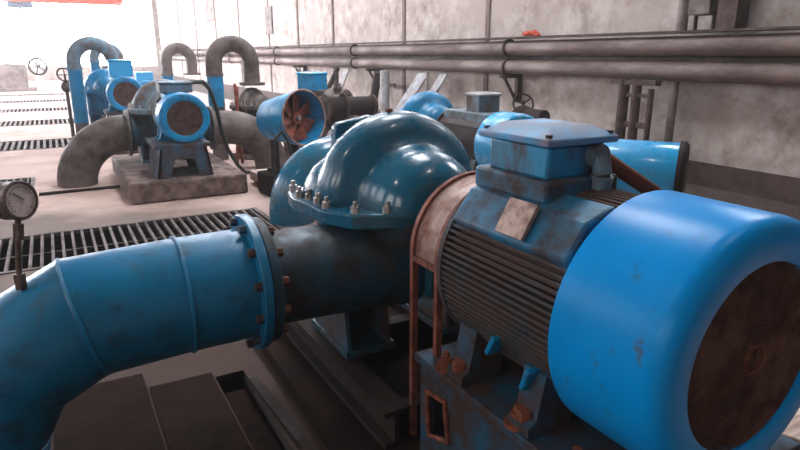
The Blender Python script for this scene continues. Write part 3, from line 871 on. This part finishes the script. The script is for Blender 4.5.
# rack of three short risers
t = thing('pipe_rack', 'dark rack of three upright pipes below the wall pipes, above blue cylinder', 'rack', (7.1, 5.92, 0))
for dy, z1, r in ((.24, 1.42, .075), (.02, 1.42, .065), (-.22, 1.30, .04)):
    MB().cyl((0, dy, 0), (0, dy, z1), r, n=16).build('riser', 'tray', t)
for q in ((-.03, .03, -.24, .26, .76, .84), (-.03, .03, -.24, .26, 1.18, 1.23), (-.06, .06, -.32, .45, 1.345, 1.41)):
    MB().span(*q).build('cross_bar', 'tray', t)
tag(MB().cyl((7.32, 5.51, 0), (7.32, 5.51, 1.40), .055, n=14).build('lower_conduit', 'greypipe'), 'single grey-brown upright conduit below the wall pipes, right of the rack', 'conduit')
tag(MB().cyl((7.32, 5.51, 2.051), (7.32, 5.51, 5.0), .07, n=14).build('upper_conduit', 'greypipe'), 'grey-brown upright conduit rising above the wall pipes at upper right', 'conduit')
t = thing('switch_box', 'grey electrical box on legs above wall pipes at top right', 'electrical box', (7.3, 5.05, 2.051))
MB().span(-.14, .14, -.02, .28, .18, .95).build('box_body', 'greypipe', t, bevel=.01)
for y in (.0, .25): MB().cyl((0, y, 0), (0, y, .18), .025, n=8).build('leg', 'tray', t)
tag(MB().span(7.2, 7.45, 4.7, 4.95, 2.051, 4.6).build('steel_post', 'tray'), 'dark brown steel post beside the electrical box at top right', 'post')
b = MB().ball((7.3, 8.42, 2.085), (.12, .20, .05), 20)
for v in b.bm.verts: v.co.z = max(2.051, v.co.z+.02*math.sin(v.co.y*31)+.012*math.sin(v.co.x*50))
tag(b.build('red_rag', 'rag'), 'crumpled orange-red rag lying on top of the wall pipes', 'rag')
# valve with handwheel near wall
t = thing('gate_valve', 'dark gate valve with thin handwheel and stub pipe near the right wall', 'valve', (6.5, 7.60, 0))
b = MB().cyl((0, 0, 0), (0, 0, .6), .12)
b.cyl((0, 0, .82), (0, -.50, .82), .12)
b.ball((0, 0, .78), (.2, .2, .2))
b.build('valve_body', 'darkrust', t)
MB().cyl((0, 0, .9), (-.0, .0, 1.05), .022).build('stem', 'darkrust', t)
wa = Vector((-.35, -.75, .35))
b = MB().torus((0, 0, 1.0), wa, .16, .016, 32, 8)
d_, u_, v_ = frame(wa)
for k in range(3):
    a = 2*PI*k/3+.4
    b.cyl((0, 0, 1.0), Vector((0, 0, 1.0))+(u_*math.cos(a)+v_*math.sin(a))*.16, .012, n=6)
b.build('handwheel', 'darkrust', t)
# dark red valve / barrel behind the open fan cowl
t = thing('inline_valve', 'dark red-brown horizontal barrel valve right of the open fan cowl', 'valve', (3.95, 8.55, 0))
b = MB().cyl((-.42, 0, 1.0), (.38, 0, 1.0), .14, n=28)
b.build('barrel', 'darkrust', t)
for x in (-.40, -.12, .36):
    MB().ring((x, 0, 1.0), (1, 0, 0), .1, .19 if x < 0 else .16, .045, 28).build('pipe_flange', 'tray', t)
b = MB().cyl((-.22, 0, 1.18), (-.22, 0, 1.34), .055)
b.cyl((-.22, 0, 1.34), (-.22, 0, 1.5), .025)
b.ball((-.22, 0, 1.27), (.075, .075, .06))
b.build('bonnet', 'greypipe', t)
b = MB().span(-.3, -.15, -.08, .08, 0, .88)
b.span(.15, .28, -.08, .08, 0, .88)
b.build('support_leg', 'darkrust', t)
# leaning boards etc
for (xa, ya, xb, yb, w, lg, lb) in ((6.3, 15.2, 7.1, 15.6, .30, 1.36, 'pale board leaning on the right wall behind the barrel valve'),
                             (6.5, 12.3, 7.1, 11.6, .42, 1.36, 'wide pale blue-grey board leaning on the wall left of the blue dome'),
                             (6.5, 11.4, 7.1, 10.8, .26, 1.36, 'narrow brown-edged board leaning on the wall above the blue dome')):
    a, c = Vector((xa, ya, 0)), Vector((xb, yb, lg))
    d = (c-a)
    b = MB()
    y_ = Vector((0, 1, 0)); n_ = d.cross(y_).normalized()*.02
    q = [a-y_*w/2, a+y_*w/2, c+y_*w/2, c-y_*w/2]
    b.grid([[p-n_ for p in q], [p+n_ for p in q]])
    for v in b.bm.verts: v.co.z = max(v.co.z, 0.001)
    tag(b.build('leaning_board', 'board'), lb, 'board', 'boards leaning on the right wall')
tag(MB().cyl((6.8, 12.84, 0), (6.8, 12.84, 1.4), .11, n=18).build('upright_pipe', 'board'), 'pale speckled upright pipe below the wall pipes above the teal pump', 'pipe')
tag(MB().span(7.3, 7.34, 13.3, 14.3, .98, 1.08).build('wall_bar', 'tray'), 'short dark horizontal bar on the wall above barrel valve', 'bar')
tag(MB().cyl((6.9, 13.9, .0), (6.95, 13.45, 1.35), .10, n=14).build('leaning_pipe', 'darkrust'), 'dark pipe leaning beside the pale speckled upright pipe', 'pipe')
tag(MB().cyl((6.7, 17.0, .0), (7.1, 16.2, 1.4), .07, n=14).build('leaning_pipe', 'darkrust'), 'thin dark pipe leaning on the wall above the open fan cowl', 'pipe')

# ---- crane and things at the far end
t = thing('overhead_crane', 'orange overhead crane girder at the top left, far away', 'crane', (0, 38, 4.33))
MB().span(-5.9, 4.0, -.25, .25, 0, .75).build('girder', 'orange', t, bevel=.02)
MB().span(3.6, 4.0, -.7, .7, .05, .65).build('end_carriage', 'orange', t, bevel=.02)
t = thing('crane_hoist', 'small blue-grey hoist hanging under the orange crane girder', 'hoist', (-.75, 37.9, 3.91))
b = MB().cyl((-.55, 0, .28), (.55, 0, .28), .16)
b.span(-.3, .3, -.12, .12, .28, .42)
b.build('drum', 'rustblue', t)
MB().cyl((0, 0, -.25), (0, 0, .15), .03).build('hook', 'darkrust', t)
t = thing('machine_cabinet', 'pale cabinet machine at the far left end of the aisle', 'cabinet', (-1.5, 36.5, 0))
MB().span(-.9, .6, -.5, .5, 0, 1.3).build('body', 'greypipe', t, bevel=.03)
MB().span(-.3, .0, -.3, .2, 1.3, 2.0).build('top_box', 'board', t, bevel=.02)
MB().span(-.95, .95, -.62, .55, .0, .18).build('plinth', 'greypipe', t, bevel=.02)
t = thing('handwheel_valve', 'far dark handwheel on a pale stand at far left', 'valve', (-.36, 35.2, 0))
b = MB().torus((0, -.1, 1.2), (.2, -1, .1), .38, .05, 28, 8)
d_, u_, v_ = frame((.2, -1, .1))
for k in range(5):
    a = 2*PI*k/5
    b.cyl((0, -.1, 1.2), Vector((0, -.1, 1.2))+(u_*math.cos(a)+v_*math.sin(a))*.38, .03, n=6)
b.build('handwheel', 'darkrust', t)
MB().span(-.15, .15, -.04, .4, 0, 1.4).build('stand', 'white', t, bevel=.02)

# unseen pendant lamps, added above the frame for highlights on the pump
for x, y, lb in ((2.6, .6, 'lit round pendant lamp hanging above the huge blue motor, added for highlights, out of view'), (3.4, 5.0, 'lit round pendant lamp hanging above the second-row motor, added for highlights, out of view'),
                 (-2.4, 2.6, 'lit round pendant lamp over the left aisle, added for highlights, out of view')):
    t = thing('added_lamp', lb, 'lamp', (x, y, 5.2), 0, 'added pendant lamps')
    MB().cyl((0, 0, .3), (0, 0, 2.3), .012, n=8).build('hanging_rod', 'tray', t)
    MB().lathe([(0, .30), (.12, .26), (.26, .10), (.34, .05), (.33, .04), (.24, .09), (.11, .24), (0, .28)], (0, 0, 0), (0, 0, 1), 32, loop=True).build('lamp_shade', 'greyblue', t)
    MB().ball((0, 0, .06), (.15, .15, .09), 20).build('bulb', 'lamp', t)

# ------------------------------------------------------------------ camera and view
cam = bpy.data.cameras.new('camera')
cam.sensor_width = 36
cam.lens = 36*610/800
cam.clip_end = 200
co = bpy.data.objects.new('camera', cam)
COL.objects.link(co)
co.location = (0, 0, 1.75)
co.rotation_euler = (R(90-15.6), 0, R(-29.3))
scene.camera = co

w = bpy.data.worlds.new('world')
scene.world = w
w.use_nodes = True
w.node_tree.nodes['Background'].inputs['Color'].default_value = (.6, .7, .8, 1)
w.node_tree.nodes['Background'].inputs['Strength'].default_value = .3

HAZE = .004
if HAZE:
    nt = w.node_tree
    v = nt.nodes.new('ShaderNodeVolumeScatter')
    v.inputs['Density'].default_value = HAZE
    v.inputs['Anisotropy'].default_value = .3
    nt.links.new(v.outputs[0], nt.nodes['World Output'].inputs['Volume'])
vs = scene.view_settings
vs.view_transform = 'Standard'
vs.look = 'None'
vs.gamma = 1
vs.use_curve_mapping = False
vs.exposure = 0.0
scene.cycles.max_bounces = 8
scene.cycles.diffuse_bounces = 4
scene.cycles.sample_clamp_indirect = 6
